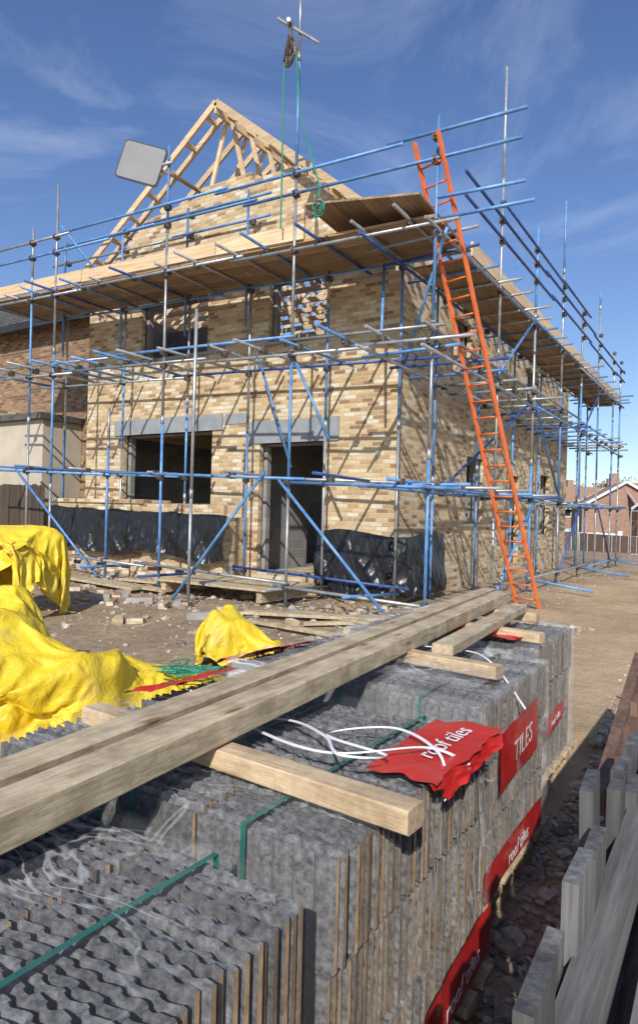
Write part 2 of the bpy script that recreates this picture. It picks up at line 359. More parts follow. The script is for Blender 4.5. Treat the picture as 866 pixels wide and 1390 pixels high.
v_.build('air_bricks',['black'],H)
def drape(pts_fn,nu,nv,name):
    d=MB(); vs=[]
    for j in range(nv+1):
        for i in range(nu+1): vs.append(pts_fn(i/nu,j/nv))
    d.add(vs,[(j*(nu+1)+i,j*(nu+1)+i+1,(j+1)*(nu+1)+i+1,(j+1)*(nu+1)+i) for j in range(nv) for i in range(nu)])
    o=d.build(name,['poly'],H,True); return o
def foldf(t,z,s):
    a=1-abs(noise.noise(Vector((t*1.9+z*1.3,z*.7,s))))*2.2; b2=1-abs(noise.noise(Vector((t*4.3-z*2.2,z*1.1,s+4))))*2.2; c=1-abs(noise.noise(Vector((t*9+z*3,z*2.5,s+8))))*2.2
    return max(0,a)*.6+max(0,b2)*.35+max(0,c)*.15
def f1(u,v):
    x=-7.98+u*5.1; sw=.12*abs(math.sin(x*1.3))+.08*noise.noise(Vector((x*2.2,9,0))); top=1.62-.10*u+.04*noise.noise(Vector((x*2,0,0))); bot=.82+.2*noise.noise(Vector((x*1.1,5,0)))-sw
    z=top+(bot-top)*v
    f=foldf(x,z,1)
    return (x,-.80-.10*f*(.35+v*.9)-.05*v,z+.02*f)
drape(f1,220,40,'polythene_sheet')
def f2(u,v):
    t=u*3.1
    top=1.3+.05*math.sin(t*3); bot=.3+.07*noise.noise(Vector((t*2,5,0))); z=top+(bot-top)*v
    f=foldf(t,z,7); o_=.21+.10*f*(.35+v)+.05*v
    if t<1.5: return (-1.35+t,-o_,z+.02*f)
    return (.02+o_*min(1,(t-1.5)*6),-o_+(t-1.5)*1.1,z+.02*f)
drape(f2,160,40,'polythene_sheet_corner')
# roof trusses
t_=MB(); AP=(-3.91,9.5)
def L2(x): return 6.3+(0-x)*(9.5-6.3)/3.91 if x>-3.91 else 6.8+(x-WL)*(9.5-6.8)/3.91
yy=.06; k=0
while yy<DP:
    t_.beam((.35,yy,L2(.35)),(AP[0],yy,AP[1]),.045,.13); t_.beam((WL-.4,yy,L2(WL-.4)),(AP[0],yy,AP[1]),.045,.13,0)
    t_.beam((WL+.05,yy+.05,6.45),(-.05,yy+.05,6.40),.045,.11)
    for xa,za,xb in [(-3.0,6.42,-2.0),(-3.0,6.42,-3.85),(-4.8,6.42,-5.8),(-4.8,6.42,-3.95)]:
        t_.beam((xa,yy+.05,za),(xb,yy+.05,L2(xb)-.05),.04,.09)
    yy+=.6; k+=1
for xx in (-1.2,-2.6,-5.2,-6.6): t_.beam((xx,-.25,L2(xx)+.0-.11),(xx,DP,L2(xx)-.11),.09,.04,1)
t_.beam((AP[0],-.3,9.36),(AP[0],DP,9.36),.045,.16,1)
t_.beam((-1,1,L2(-1)-.16),(-3.8,5.2,9.2),.08,.03,1); t_.beam((-6.8,1,L2(-6.8)-.16),(-4,5.2,9.2),.08,.03,1)
for sx in (1,-1):
    xe=.35 if sx>0 else WL-.4
    t_.beam((xe,-.28,L2(xe)),(AP[0],-.28,AP[1]),.045,.13)
    for q in range(8):
        xx=xe+(AP[0]-xe)*(q+.5)/8; t_.beam((xx,-.255,L2(xx)),(xx,.035,L2(xx)),.045,.09,1)
t_.build('roof_trusses',['wood_x','wood_y'],H)
d_=MB()
for i in range(6): d_.box(-3.4+i*.0,-1.1,-2.0+i*.23,-1.79+i*.23,.42+U(0,.01),.46,0)
d_.box(-3.3,-3.2,-1.95,-.7,.25,.418,1); d_.box(-1.3,-1.2,-1.95,-.7,.25,.418,1)
for i in range(4): d_.box(-2.75,-1.42,.3+i*.5,.72+i*.5,.475,.5,0)
d_.build('entrance_boards',['beam_x','beam_y'],H)
# ---------------------------------------------------------------- scaffolding
S=empty('scaffolding'); tb=MB(); cp=MB()
def fz(x,z): return z+.036*(1.3-x)
def pick(): 
    r=rnd(); return 1 if r<.45 else (0 if r<.92 else 2)
def T(p0,p1,mi=None): tb.tube(p0,p1,.0245,pick() if mi is None else mi)
def pole(x,y,zt,zb=None,mi=None):
    zb=gz(x,y) if zb is None else zb; z=zb; cur=random.choice([0,1]) if mi is None else mi
    lean=U(-.004,.004)
    while z<zt-.01:
        z2=min(zt,z+U(1.6,3.4)); 
        if zt-z2<.4: z2=zt
        tb.tube((x+lean*z,y,z),(x+lean*z2,y,z2),.0245,cur if mi is None else mi); 
        if z2<zt: tb.tube((x+lean*z2,y,z2-.07),(x+lean*z2,y,z2+.07),.031,0)
        z=z2; cur=1-cur if cur<2 else 1
    if zb==gz(x,y): cp.box(x-.08,x+.08,y-.08,y+.08,zb-.01,zb+.012)
def C(x,y,z): cp.box(x-.045,x+.045,y-.05,y+.05,z-.045,z+.045); cp.box(x-.02,x+.02,y-.075,y+.075,z-.02,z+.02)
YO=-1.67; YI=-.38
fpo=[(1.3,6.95),(-.96,9.85),(-3.66,7.93),(-6.73,8.0),(-7.5,7.3)]
for x,zt in fpo: pole(x,YO,zt)
pole(-5.05,YO,3.45); pole(-2.07,-2.6,4.6,mi=0)
for x in (.22,-1.14,-2.82,-4.35,-6.2,-8.1): pole(x,YI,5.85)
for x in (-2.82,-4.35,-6.2,-8.1): pole(x-.06,YI-.06,7.5,5.0,1)
lv=[(.42,-7,1.6),(2.0,-9.3,1.75),(3.92,-9.3,1.9),(4.14,-9.3,1.5),(5.5,-9.3,2.62),(6.35,-9.3,2.45),(6.66,-9.3,2.5)]
for z,xa,xb in lv:
    cuts=[xa]; 
    while cuts[-1]+4.5<xb: cuts.append(cuts[-1]+U(3,4.4))
    cuts.append(xb)
    for k,(a,c) in enumerate(zip(cuts[:-1],cuts[1:])):
        o=-.05 if k%2 else -.055
        mi={.42:0,2.0:1,6.66:1 if k else 0}.get(z,None)
        T((a-(.25 if k else 0),YO+o,fz(a,z)+(k%2)*.05),(c,YO+o,fz(c,z)+(k%2)*.05),mi)
    for x,zt in fpo+[(-5.05,3.45)]:
        if z<zt: C(x,YO-.02,fz(x,z))
for z,xa,xb in [(.4,-6,.5),(2.05,-9.2,.7),(3.98,-9.2,.9),(5.5,-9.2,.9),(6.75,-8.6,-2.4),(7.15,-8.6,-2.4)]:
    m_=(xa+xb)/2+U(-1,1)
    T((xa,YI-.05,fz(xa,z)),(m_+.2,YI-.05,fz(m_,z))); T((m_-.1,YI-.05,fz(m_,z)+.05),(xb,YI-.05,fz(xb,z)+.05))
    for x in (.22,-1.14,-2.82,-4.35,-6.2,-8.1): C(x,YI-.02,fz(x,z)) if xa<x<xb else None
for z,step,ya,yb in [(2.08,1.5,-2.0,-.06),(4.05,.7,-2.35,-.04),(5.58,.8,-2.25,-.04)]:
    x=-8.9
    while x<1.0:
        T((x,ya+U(-.15,.3),fz(x,z)+U(-.02,.05)),(x+U(-.05,.05),yb-U(0,.1),fz(x,z)+U(-.02,.03))); C(x,YO,fz(x,z)-.02); x+=step*U(.7,1.25)
for x in (-6.9,-5.2,-3.7,-2.3,-1,.3): T((x,-2.1,gz(x,-2)+.28),(x,-.4,gz(x,-.5)+.22))
for a,c in [((-7.7,-1.8,2.35),(-5.1,-1.8,.35)),((-1.35,-1.75,2.25),(-2.4,-2.6,.25)),((-1.05,-1.8,2.1),(.75,-1.8,.3)),((-2.5,-.55,4.4),(-1.75,-.5,2.4)),((-.95,-1.62,3.95),(-.3,-1.62,2.7)),((-.05,-.5,5.6),(.4,-1.4,4.1)),((-6.7,-1.62,7.2),(-6.2,-.5,5.9))]: T(a,c,1)
XO=1.3; XI=.34
spo=[(1.1,9.2),(3.3,7.35),(5.67,8.85),(7.9,7.0),(10.2,8.3),(12.5,7.0),(13.9,6.6)]
for y,zt in spo: pole(XO,y,zt,mi=0 if y in (1.1,) else None)
for y in (.75,2.95,5.3,7.6,10,12.3,13.7): pole(XI,y,5.7 if y!=5.3 else 7.6,mi=random.choice([1,0]))
for z,xo in [(.42,XO),(2.0,XO),(3.8,XO),(4.1,XO),(5.42,XO),(6.28,XO),(6.62,XO),(2.02,XI),(3.9,XI),(5.42,XI),(6.9,XO)]:
    ya=-.75 if z>6 and z<6.8 else (-2.1 if z!=6.9 else 1.0)
    yb=14.4 if z!=6.9 else 8.5
    y=ya;k=0
    while y<yb:
        y2=min(yb,y+U(4,5.8)); mi=2 if z>6 else (None if z!=2.0 else 1)  # side guardrails take the darker blue to paint them as shadowed
        T((xo+.055,y-(.2 if k else 0),z+(k%2)*.05),(xo+.055,y2,z+(k%2)*.05),mi); y=y2;k+=1
    for yy_,zt in spo: C(xo+.02,yy_,z)
for z,step in [(2.06,1.3),(3.95,.8),(5.5,.75)]:
    y=-1.3
    while y<14.2:
        T((.04,y,z+U(-.02,.02)),(U(1.5,1.95),y+U(-.04,.04),z+U(-.02,.03))); C(XO,y,z); y+=step*U(.75,1.3)
for a,c in [((1.36,.95,4.0),(1.36,3.3,5.6)),((1.36,3.4,2.0),(1.36,1.2,.4)),((1.36,5.7,.5),(1.36,7.9,2.1)),((1.36,7.9,3.9),(1.36,10.2,5.4)),((1.36,10.2,2),(1.36,12.4,.4)),((.4,1,2.1),(1.3,3.2,3.9)),((1.36,3.3,3.9),(1.36,5.6,2.0)),((1.4,-1.5,5.5),(.3,-.4,4.0))]: T(a,c,random.choice([1,2,1]))
for y in (3.3,7.9,12.5):
    T((1.3,y+.05,.45),(2.5,y+.05,.3),1)
T((.9,-.75,.1),(.9,-.75,1.55),1)
T((1.3,-1.67,5.85),(2.45,-1.55,5.85),1)
T((-4.25,-1.72,7.62),(-3.55,-1.72,7.58),0)
tb.build('tubes',['galv','blue','blue2'],S,True)
cp.build('couplers',['coupler'],S)
dk=MB()
for i in range(6):
    y=YO+.04+i*.232; x=-9.4
    while x<1.25:
        L=min(U(2.8,3.9),1.3-x); 
        if L<.2: break
        dk.beam((x,y+.11,fz(x,5.64)+U(0,.012)),(x+L-.02,y+.11,fz(x+L,5.64)+U(0,.012)),.222,.038); x+=L
for i in range(4):
    x=XI-.02+i*.235; y=-.2
    while y<14.3:
        L=min(U(2.8,3.9),14.35-y)
        if L<.2: break
        dk.beam((x+.11,y,5.56+U(0,.012)),(x+.11,y+L-.02,5.56+U(0,.012)),.222,.038,1); y+=L
for i in range(8):
    z_=6.05-.034*i; dk.beam((-.48+i*.226,-2.0,z_),(-.48+i*.226,-.3,z_-.09),.224,.03,1,up=(.15,0,1))
dk.build('deck_boards',['board_x','board_y'],S)
tbd=MB()
x=-9.3
while x<-.9:
    L=min(U(3,3.9),-.8-x); tbd.beam((x,YO+.02,fz(x,5.79)),(x+L-.02,YO+.02,fz(x+L,5.79)+U(-.02,.02)),.035,.225); x+=L
    if L<.3: break
for a,c,z in [(-6.6,-3,6.05),(-2.9,.1,6.0)]: tbd.beam((a,YI-.1,fz(a,z)),(c,YI-.1,fz(c,z)),.035,.22)
for a,c in [(-.2,3.6),(3.6,7.4),(7.45,11.2),(11.2,14.3)]: tbd.beam((XO-.03,a,5.7),(XO-.03,c-.03,5.7),.035,.22,1)
tbd.build('toe_boards',['wood_x','wood_y'],S)
# ---------------------------------------------------------------- sign
sg=empty('site_sign_board',(-4.17,-1.86,7.66)); 
R=Matrix.Rotation(math.radians(22),4,'Z')@Matrix.Rotation(math.radians(18),4,'Y')
def rrect(w,h,r,n=6):
    p=[]
    for cx,cy,a0 in [(w/2-r,h/2-r,0),(-w/2+r,h/2-r,90),(-w/2+r,-h/2+r,180),(w/2-r,-h/2+r,270)]:
        for i in range(n+1):
            a=math.radians(a0+90*i/n); p.append((cx+r*math.cos(a),cy+r*math.sin(a)))
    return p
for nm,mk_,args in [('frame','black',(.84,.68,.07,-.012,.012)),('face','sign',(.79,.63,.06,-.02,-.014))]:
    a_=MB(); a_.prism(rrect(args[0],args[1],args[2]),'y',args[3],args[4]); a_.build(nm,[mk_],sg,mat4=R)
a_=MB(); a_.box(.25,.52,.02,.06,-.05,.0); a_.build('bracket',['coupler'],sg,mat4=R)
# ---------------------------------------------------------------- gin wheel
P_=empty('gin_wheel_pulley'); a_=MB()
cx,cy,cz=-1.02,-1.86,8.45
def ring(mb,c,R_,r,ax,n=24,mi=0):
    pts=[]
    for i in range(n+1):
        t=2*math.pi*i/n; pts.append((c[0]+R_*math.cos(t)*ax[0],c[1]+R_*math.cos(t)*ax[1],c[2]+R_*math.sin(t)))
    mb.path(pts,r,mi,6)
ax=(.9,-.43)
ring(a_,(cx,cy,cz),.15,.022,ax); ring(a_,(cx,cy,cz),.11,.018,ax)
for i in range(6):
    t=math.pi*i/6; a_.tube((cx-.14*math.cos(t)*ax[0],cy-.14*math.cos(t)*ax[1],cz-.14*math.sin(t)),(cx+.14*math.cos(t)*ax[0],cy+.14*math.cos(t)*ax[1],cz+.14*math.sin(t)),.011)
nrm=Vector((.43,.9,0))
for sgn in (-1,1):
    o_=nrm*.03*sgn
    for q in (-1,1): a_.beam(Vector((cx+.14*q*ax[0],cy+.14*q*ax[1],cz-.02))+o_,Vector((cx,cy,cz+.28))+o_,.014,.035)
    a_.beam(Vector((cx,cy,cz))+o_,Vector((cx,cy,cz+.28))+o_,.014,.035)
a_.tube((cx,cy,cz+.24),(cx,cy,cz+.44),.022); ring(a_,(cx,cy,cz+.44),.04,.014,ax,10)
a_.build('wheel_and_cage',['coupler'],P_)
a_=MB(); a_.tube((-1.22,-1.93,9.03),(-.74,-1.52,8.74)); a_.tube((-1.1,-1.8,8.95),(-1.0,-1.95,8.92),.03); a_.build('hanger_tube',['galv'],P_)
a_=MB()
def sag(p,q,n,s):
    p=Vector(p);q=Vector(q); return [p.lerp(q,i/n)+Vector((0,0,-s*4*(i/n)*(1-i/n))) for i in range(n+1)]
a_.path(sag((cx-.15,cy+.06,cz),(cx-.12,cy+.05,5.9),10,0),.013,0)
pts=[Vector((cx+.14,cy-.05,cz)),Vector((cx+.16,cy,8.1)),Vector((cx+.2,cy,7.5)),Vector((cx+.32,cy+.1,7.0)),Vector((cx+.5,cy+.1,6.5)),Vector((cx+.6,cy+.0,6.3)),Vector((cx+.66,cy-.12,6.1))]
a_.path(pts,.013,0)
for k in range(5): ring(a_,(cx+.68+U(-.04,.04),cy-.14+U(-.03,.03),5.95+U(-.05,.05)),.085+U(-.03,.03),.009,(1,U(-.5,.5)),12)
a_.build('rope',['rope'],P_)
# ---------------------------------------------------------------- ladder
Ld=empty('orange_ladder'); a_=MB()
B0=Vector((1.98,.92,.12)); T0=Vector((1.2,-1.82,6.62)); dh=(T0-B0).normalized(); sd=Vector((.96,-.277,0)).normalized()
for q in (-1,1):
    a_.beam(B0+sd*.2*q,T0+sd*.2*q,.028,.07,0,up=dh.cross(sd))
a_.build('rails',['orange'],Ld)
a_=MB(); L=(T0-B0).length; n=int(L/.25)
for i in range(1,n): c=B0+dh*(i*.25); a_.tube(c-sd*.2,c+sd*.2,.014,0,8)
a_.build('rungs',['orange'],Ld,True)
# ---------------------------------------------------------------- tile pallets
def lump(name,mats,parent,x0,x1,y0,y1,z0,z1,amp,seed,cuts=40):
    bm=bmesh.new(); bmesh.ops.create_cube(bm,size=1); bmesh.ops.subdivide_edges(bm,edges=bm.edges[:],cuts=cuts,use_grid_fill=True)
    bmesh.ops.delete(bm,geom=[f for f in bm.faces if f.calc_center_median().z<-.499],context='FACES')
    for v in bm.verts:
        c=v.co; p=Vector(((x0+x1)/2+c.x*(x1-x0),(y0+y1)/2+c.y*(y1-y0),(z0+z1)/2+c.z*(z1-z0)))
        q=p*2.0+Vector((seed,0,0)); r1=1-abs(noise.noise(Vector((q.x*1.0+q.z,q.y*2.2,q.z*.8))))*2.5; r2=1-abs(noise.noise(q*2.3+Vector((0,5,2))))*2.5
        nrm=Vector((0,0,1 if c.z>.499 else 0))
        if abs(c.x)>.499: nrm.x=1 if c.x>0 else -1
        if abs(c.y)>.499: nrm.y=(1 if c.y>0 else -1)*.6
        v.co=p+nrm*(amp*(max(0,r1)**2*.9+max(0,r2)**2*.35)+.003)
    me=bpy.data.meshes.new(name); bm.to_mesh(me); bm.free()
    for k in mats: me.materials.append(M[k])
    me.polygons.foreach_set('use_smooth',[True]*len(me.polygons))
    o=bpy.data.objects.new(name,me); COL.objects.link(o); o.parent=parent; return o
def tile_pallet(x0,x1,y0,y1,filmk,seed,amp=.016,label=None,zt=.9):
    random.seed(seed); E=empty('roof_tile_pallet'); w=MB()
    nb=7
    for i in range(nb): yb=y0+(y1-y0-.1)*i/(nb-1); w.box(x0-.02,x1+.03,yb,yb+.1,.105,.13)
    for i in range(3):
        xb=x0+(x1-x0-.1)*i/2
        for yb in (y0,(y0+y1)/2-.05,y1-.1): w.box(xb,xb+.1,yb,yb+.1,.025,.103)
        w.box(xb,xb+.1,y0,y1,.0,.022)
    w.build('timber_pallet',['bearer_x'],E)
    w=MB(); nc=3; cw=(x1-x0)/nc; pitch=.0275; t=.0145; nl=3; lh=(zt-.132)/nl
    for c in range(nc):
        xa=x0+c*cw+.006; xb=x0+(c+1)*cw-.006; n=42
        for l in range(nl):
            z0=.132+l*lh; y=y0+.012; ph=(c*1.3)
            while y<y1-.02:
                zt_=z0+lh-.004-U(0,.012)-(.012 if rnd()<.1 else 0); jy=U(-.0025,.0025); sx=U(-.008,.008); vs=[]; tl=U(-.006,.006); dph=U(-.35,.35)
                nn_=n if l==nl-1 else 6
                for i in range(nn_+1):
                    x=xa+(xb-xa)*i/nn_+sx; sgn=math.sin(2*math.pi*(i/nn_)*7+ph+dph) if l==nl-1 else 0; yy=y+jy+tl*(i/nn_-.5)+.0078*math.tanh(1.8*sgn)
                    zz=zt_+U(-.0015,.0015)- (.006 if sgn>.3 else 0)
                    vs+=[(x,yy-t/2,z0),(x,yy+t/2,z0),(x,yy+t/2-.002,zz),(x,yy-t/2+.002,zz)]
                fs=[]
                for i in range(nn_):
                    a=4*i;b2=4*i+4
                    fs+=[(a+3,a+2,b2+2,b2+3),(a,a+3,b2+3,b2),(a+1,b2+1,b2+2,a+2)]
                w.add(vs,fs,0); e=4*nn_; w.add([vs[0],vs[1],vs[2],vs[3]],[(0,1,2,3)],1); w.add(vs[e:e+4],[(0,1,2,3)],1)
                y+=pitch
    w.build('tiles',['tile','tileend'],E)
    s_=MB()
    for fx in (.2,.5,.8):
        X=x0+(x1-x0)*fx; s_.ribbon([(X,y0-.004,.1),(X+.003,y0-.004,zt+.004),(X,(y0+y1)/2,zt+.008),(X,y1+.004,zt+.004),(X,y1+.004,.1)],(.007,0,0))
    s_.build('straps',['strap'],E)
    lump('shrink_wrap',[filmk],E,x0-.006,x1+.010,y0-.006,y1+.006,.12,zt+.008,amp,seed)
    if label:
        for (ya,yb,za,zb,txt,sz,sk_) in label:
            l=MB(); nn_=16; vs=[]
            def off(yy,zz): return x1+.028+.008*noise.noise(Vector((yy*9,zz*7,seed)))
            for j in range(nn_+1):
                for i in range(nn_+1):
                    yy=ya+(yb-ya)*i/nn_; zz=za+(zb-za)*j/nn_; vs.append((off(yy,zz),yy,zz+.012*math.sin(yy*6+seed)+sk_*(yy-ya)))
            l.add(vs,[(j*(nn_+1)+i,j*(nn_+1)+i+1,(j+1)*(nn_+1)+i+1,(j+1)*(nn_+1)+i) for j in range(nn_) for i in range(nn_)]); l.build('printed_film',['red'],E,True)
            if txt:
                cu=bpy.data.curves.new('lettering','FONT'); cu.body=txt; cu.size=sz; cu.extrude=.0005; cu.align_x='CENTER'; cu.align_y='CENTER'; cu.shear=.2; cu.materials.append(M['whiteink'])
                o=bpy.data.objects.new('lettering',cu); COL.objects.link(o)
                rm=Matrix(((0,0,1,0),(1,0,0,0),(0,1,0,0),(0,0,0,1)))
                o.matrix_world=Matrix.Translation((x1+.038,(ya+yb)/2,(za+zb)/2+sk_*(yb-ya)/2))@Matrix.Rotation(math.atan(sk_),4,'X')@rm; o.parent=E
    return E
E1=tile_pallet(3.00,4.19,-9.82,-8.82,'film',11,.008,[(-9.25,-8.95,.1,.62,'',.1,0)])
E2=tile_pallet(2.96,4.15,-8.68,-7.68,'film',12,.010,[(-8.25,-7.72,.14,.30,'roof tiles',.075,.12)])
E3=tile_pallet(2.82,4.03,-7.44,-6.44,'film2',13,.018,[(-7.25,-6.70,.50,.74,'TILES',.12,.10),(-7.4,-6.6,.14,.27,'roof tiles',.08,.04)])
E4=tile_pallet(2.75,3.9,-6.20,-5.22,'film2',14,.018,[(-6.0,-5.6,.36,.48,'roof tiles',.06,.1)])
random.seed(21)
def flap(parent,c00,c10,c01,c11,name,amp=.02,mat='red',seed=0):
    l=MB(); n=26; vs=[]; A,B,C_,D=map(Vector,(c00,c10,c01,c11))
    for j in range(n+1):
        for i in range(n+1):
            u,v=i/n,j/n; p=A.lerp(B,u).lerp(C_.lerp(D,u),v); f=1-2*abs(noise.noise(Vector((p.x*7+seed,p.y*7,p.z*7))))+.5*(1-2*abs(noise.noise(Vector((p.x*15,p.y*15,seed)))))
            vs.append((p.x+.02*f*v,p.y+.05*noise.noise(Vector((u*4,v*3,seed))),p.z+amp*(f*.8)))
    l.add(vs,[(j*(n+1)+i,j*(n+1)+i+1,(j+1)*(n+1)+i+1,(j+1)*(n+1)+i) for j in range(n) for i in range(n)]); o=l.build(name,[mat],parent,True); return o
flap(E2,(4.0,-8.28,.920),(3.98,-7.74,.920),(4.185,-8.28,.920),(4.185,-7.72,.920),'red_film_flap',.007)
flap(E2,(4.187,-8.28,.920),(4.187,-7.72,.920),(4.19,-8.2,.86),(4.19,-7.74,.88),'red_film_flap_hanging',.003)
flap(E2,(2.90,-8.15,.90),(2.88,-7.6,.88),(3.04,-8.15,.93),(3.04,-7.65,.93),'red_film_flap_left',.02,seed=4)
flap(E3,(2.7,-7.4,.86),(2.7,-6.9,.84),(2.92,-7.45,.94),(3.0,-6.9,.94),'red_film_flap_left',.02,seed=7)
flap(E4,(3.3,-6.2,.945),(3.3,-5.9,.945),(3.8,-6.25,.945),(3.8,-6.0,.94),'red_film_flap',.012,seed=9)
flap(E3,(3.3,-7.44,.945),(3.2,-7.1,.95),(3.98,-7.44,.945),(3.99,-7.0,.945),'film_flap',.02,'film2',5)
cu=bpy.data.curves.new('lettering','FONT'); cu.body='roof tiles'; cu.size=.085; cu.extrude=.0005; cu.shear=.2; cu.align_x='CENTER'; cu.align_y='CENTER'; cu.materials.append(M['whiteink'])
o=bpy.data.objects.new('lettering',cu); COL.objects.link(o); o.matrix_world=Matrix.Translation((4.11,-7.98,.935))@Matrix.Rotation(math.radians(88),4,'Z'); o.parent=E2
ws=MB()
def curve_pts(ctrl,n=10):
    out=[];c=[Vector(p) for p in ctrl]; c=[c[0]]+c+[c[-1]]
    for k in range(1,len(c)-2):
        for i in range(n):
            t=i/n; p0,p1,p2,p3=c[k-1:k+3]
            out.append(.5*((2*p1)+(-p0+p2)*t+(2*p0-5*p1+4*p2-p3)*t*t+(-p0+3*p1-3*p2+p3)*t**3))
    out.append(c[-2]); return out
sdv=(.0015,.004,.002)
ws.ribbon(curve_pts([(3.35,-8.25,.925),(3.6,-8.1,.935),(3.85,-8.25,.975),(3.98,-8.38,.985),(4.05,-8.25,.96),(3.8,-8.15,.94),(3.95,-8.0,.95),(4.14,-8.1,.94),(4.2,-8.2,.86)]),sdv)
ws.ribbon(curve_pts([(3.1,-8.0,.925),(3.5,-8.2,.935),(3.9,-8.33,.96),(4.1,-8.1,.95),(4.2,-8.02,.9)]),sdv)
ws.ribbon(curve_pts([(3.5,-7.3,.94),(3.4,-6.9,.96),(3.7,-6.75,.96),(3.9,-6.9,.95),(4.08,-7.0,.8)]),sdv)
ws.build('loose_strapping',['wstrap'],None)
def timber(name,p0,p1,w_,h_,mat):
    a=MB(); a.beam(p0,p1,w_,h_,0,ch=.004); a.build(name,[mat])
timber('timber_joist',(3.73,-9.75,1.005),(3.33,-4.90,1.025),.105,.075,'beam_y')
timber('timber_joist',(3.565,-9.75,.998),(3.17,-4.75,1.03),.10,.065,'beam_y')
timber('timber_joist',(3.70,-7.0,1.0),(3.58,-5.35,1.01),.10,.05,'beam_y')
for k,(a,c) in enumerate([((3.08,-8.43,.938),(4.25,-8.50,.938)),((3.2,-6.98,.955),(3.99,-7.08,.955)),((3.2,-6.0,.952),(3.92,-6.1,.952)),((3.0,-5.3,.952),(3.7,-5.33,.952))]):
    timber('timber_bearer',a,c,.075,.055,'bearer_x')
# ---------------------------------------------------------------- yellow bags : simulated cloth
tmp=[]
def collider(vsfs):
    me=bpy.data.meshes.new('tmp'); me.from_pydata(vsfs[0],[],vsfs[1]); o=bpy.data.objects.new('tmp',me); COL.objects.link(o); o.modifiers.new('c','COLLISION'); o.collision.thickness_outer=.012; o.collision.cloth_friction=20; o.collision.damping=.4; tmp.append(o); return o
gx=[(-5+i*.15) for i in range(60)]; gy=[(-9+i*.15) for i in range(46)]
collider(([(x,y,gz(x,y)) for y in gy for x in gx],[(j*60+i,j*60+i+1,(j+1)*60+i+1,(j+1)*60+i) for j in range(45) for i in range(59)]))
def blob(cx,cy,sx,sy,sz,rz,seed,k=.5):
    bm=bmesh.new(); bmesh.ops.create_cube(bm,size=2); bmesh.ops.subdivide_edges(bm,edges=bm.edges[:],cuts=9,use_grid_fill=True)
    g0=gz(cx,cy)
    for v in bm.verts:
        c=v.co.copy(); p=c.lerp(c.normalized()*1.2,k); nz=noise.noise(p*1.5+Vector((seed,0,0)))
        x=p.x*sx*.5*(1+.2*nz); y=p.y*sy*.5*(1+.2*nz); z=(p.z+1)/2*sz*(1+.6*nz*(p.z>0)); a=math.cos(rz);b2=math.sin(rz)
        v.co=(cx+x*a-y*b2,cy+x*b2+y*a,g0+z-.1)
    me=bpy.data.meshes.new('tmp'); bm.to_mesh(me); bm.free(); o=bpy.data.objects.new('tmp',me); COL.objects.link(o); o.modifiers.new('c','COLLISION'); o.collision.thickness_outer=.015; o.collision.cloth_friction=15; o.collision.damping=.4; tmp.append(o)
cloths=[]
def sheet(cx,cy,w_,h_,z,rz,seed,res=84,shrink=-.34):
    vs=[];a=math.cos(rz);b2=math.sin(rz)
    for j in range(res+1):
        for i in range(res+1):
            x=(i/res-.5)*w_; y=(j/res-.5)*h_; vs.append((cx+x*a-y*b2,cy+x*b2+y*a,z+.14*noise.noise(Vector((x*2.8,y*2.8,seed)))+.06*noise.noise(Vector((x*7,y*7,seed)))))
    me=bpy.data.meshes.new('bulk_bag'); me.from_pydata(vs,[],[(j*(res+1)+i,j*(res+1)+i+1,(j+1)*(res+1)+i+1,(j+1)*(res+1)+i) for j in range(res) for i in range(res)])
    o=bpy.data.objects.new('tmp_cloth',me); COL.objects.link(o); m_=o.modifiers.new('cl','CLOTH'); s=m_.settings
    s.quality=6; s.mass=.25; s.tension_stiffness=20; s.compression_stiffness=20; s.shear_stiffness=8; s.bending_stiffness=.5; s.air_damping=1.5; s.shrink_min=shrink
    m_.collision_settings.collision_quality=3; m_.collision_settings.distance_min=.012
    m_.point_cache.frame_start=1; m_.point_cache.frame_end=80; cloths.append(o)
blob(-3.4,-4.55,.95,.9,.98,.3,3.3,.25)
blob(.3,-7.15,.8,.8,.74,.2,8.1,.6); blob(-.25,-7.2,.7,.6,.6,.6,1.1,.5); blob(.75,-6.75,.6,.5,.5,.6,2.1,.6); blob(.55,-6.1,.8,.5,.30,.3,7.1,.6); blob(-.6,-6.5,.6,.6,.70,.1,4.1,.6); blob(1.2,-5.7,.4,.3,.22,.3,9.1,.6)
blob(.55,-4.75,.45,.45,.48,.9,12.4,.7); blob(.95,-4.6,.3,.3,.25,.9,2.4,.7)
sheet(-3.4,-4.55,2.3,2.3,1.25,.3,1,shrink=-.12); sheet(.3,-7.0,2.0,1.9,1.0,.35,2,96,-.3); sheet(.8,-6.0,1.7,1.2,.50,.3,3,80,-.3); sheet(.65,-4.72,1.2,1.1,.72,.7,4,64,-.25)
sheet(-.6,-6.6,1.6,1.4,.95,.9,6,70,-.28)
for f in range(1,54): scene.frame_set(f)
dg=bpy.context.evaluated_depsgraph_get()
for o in cloths:
    me=bpy.data.meshes.new_from_object(o.evaluated_get(dg)); me.materials.clear(); me.materials.append(M['yellow']); me.polygons.foreach_set('use_smooth',[True]*len(me.polygons))
    n_=bpy.data.objects.new('yellow_bulk_bag',me); COL.objects.link(n_); sm=n_.modifiers.new('s','SUBSURF'); sm.levels=1; sm.render_levels=1
for o in cloths+tmp: bpy.data.objects.remove(o,do_unlink=True)
scene.frame_set(1)
tw=MB()
for k in range(6):
    c=Vector((1.15,-5.95,.33)); tw.path(curve_pts([c+Vector((U(-.25,.25),U(-.2,.2),U(-.02,.05))) for i in range(5)],5),.006,0,5)
tw.build('tangled_rope',['rope'])
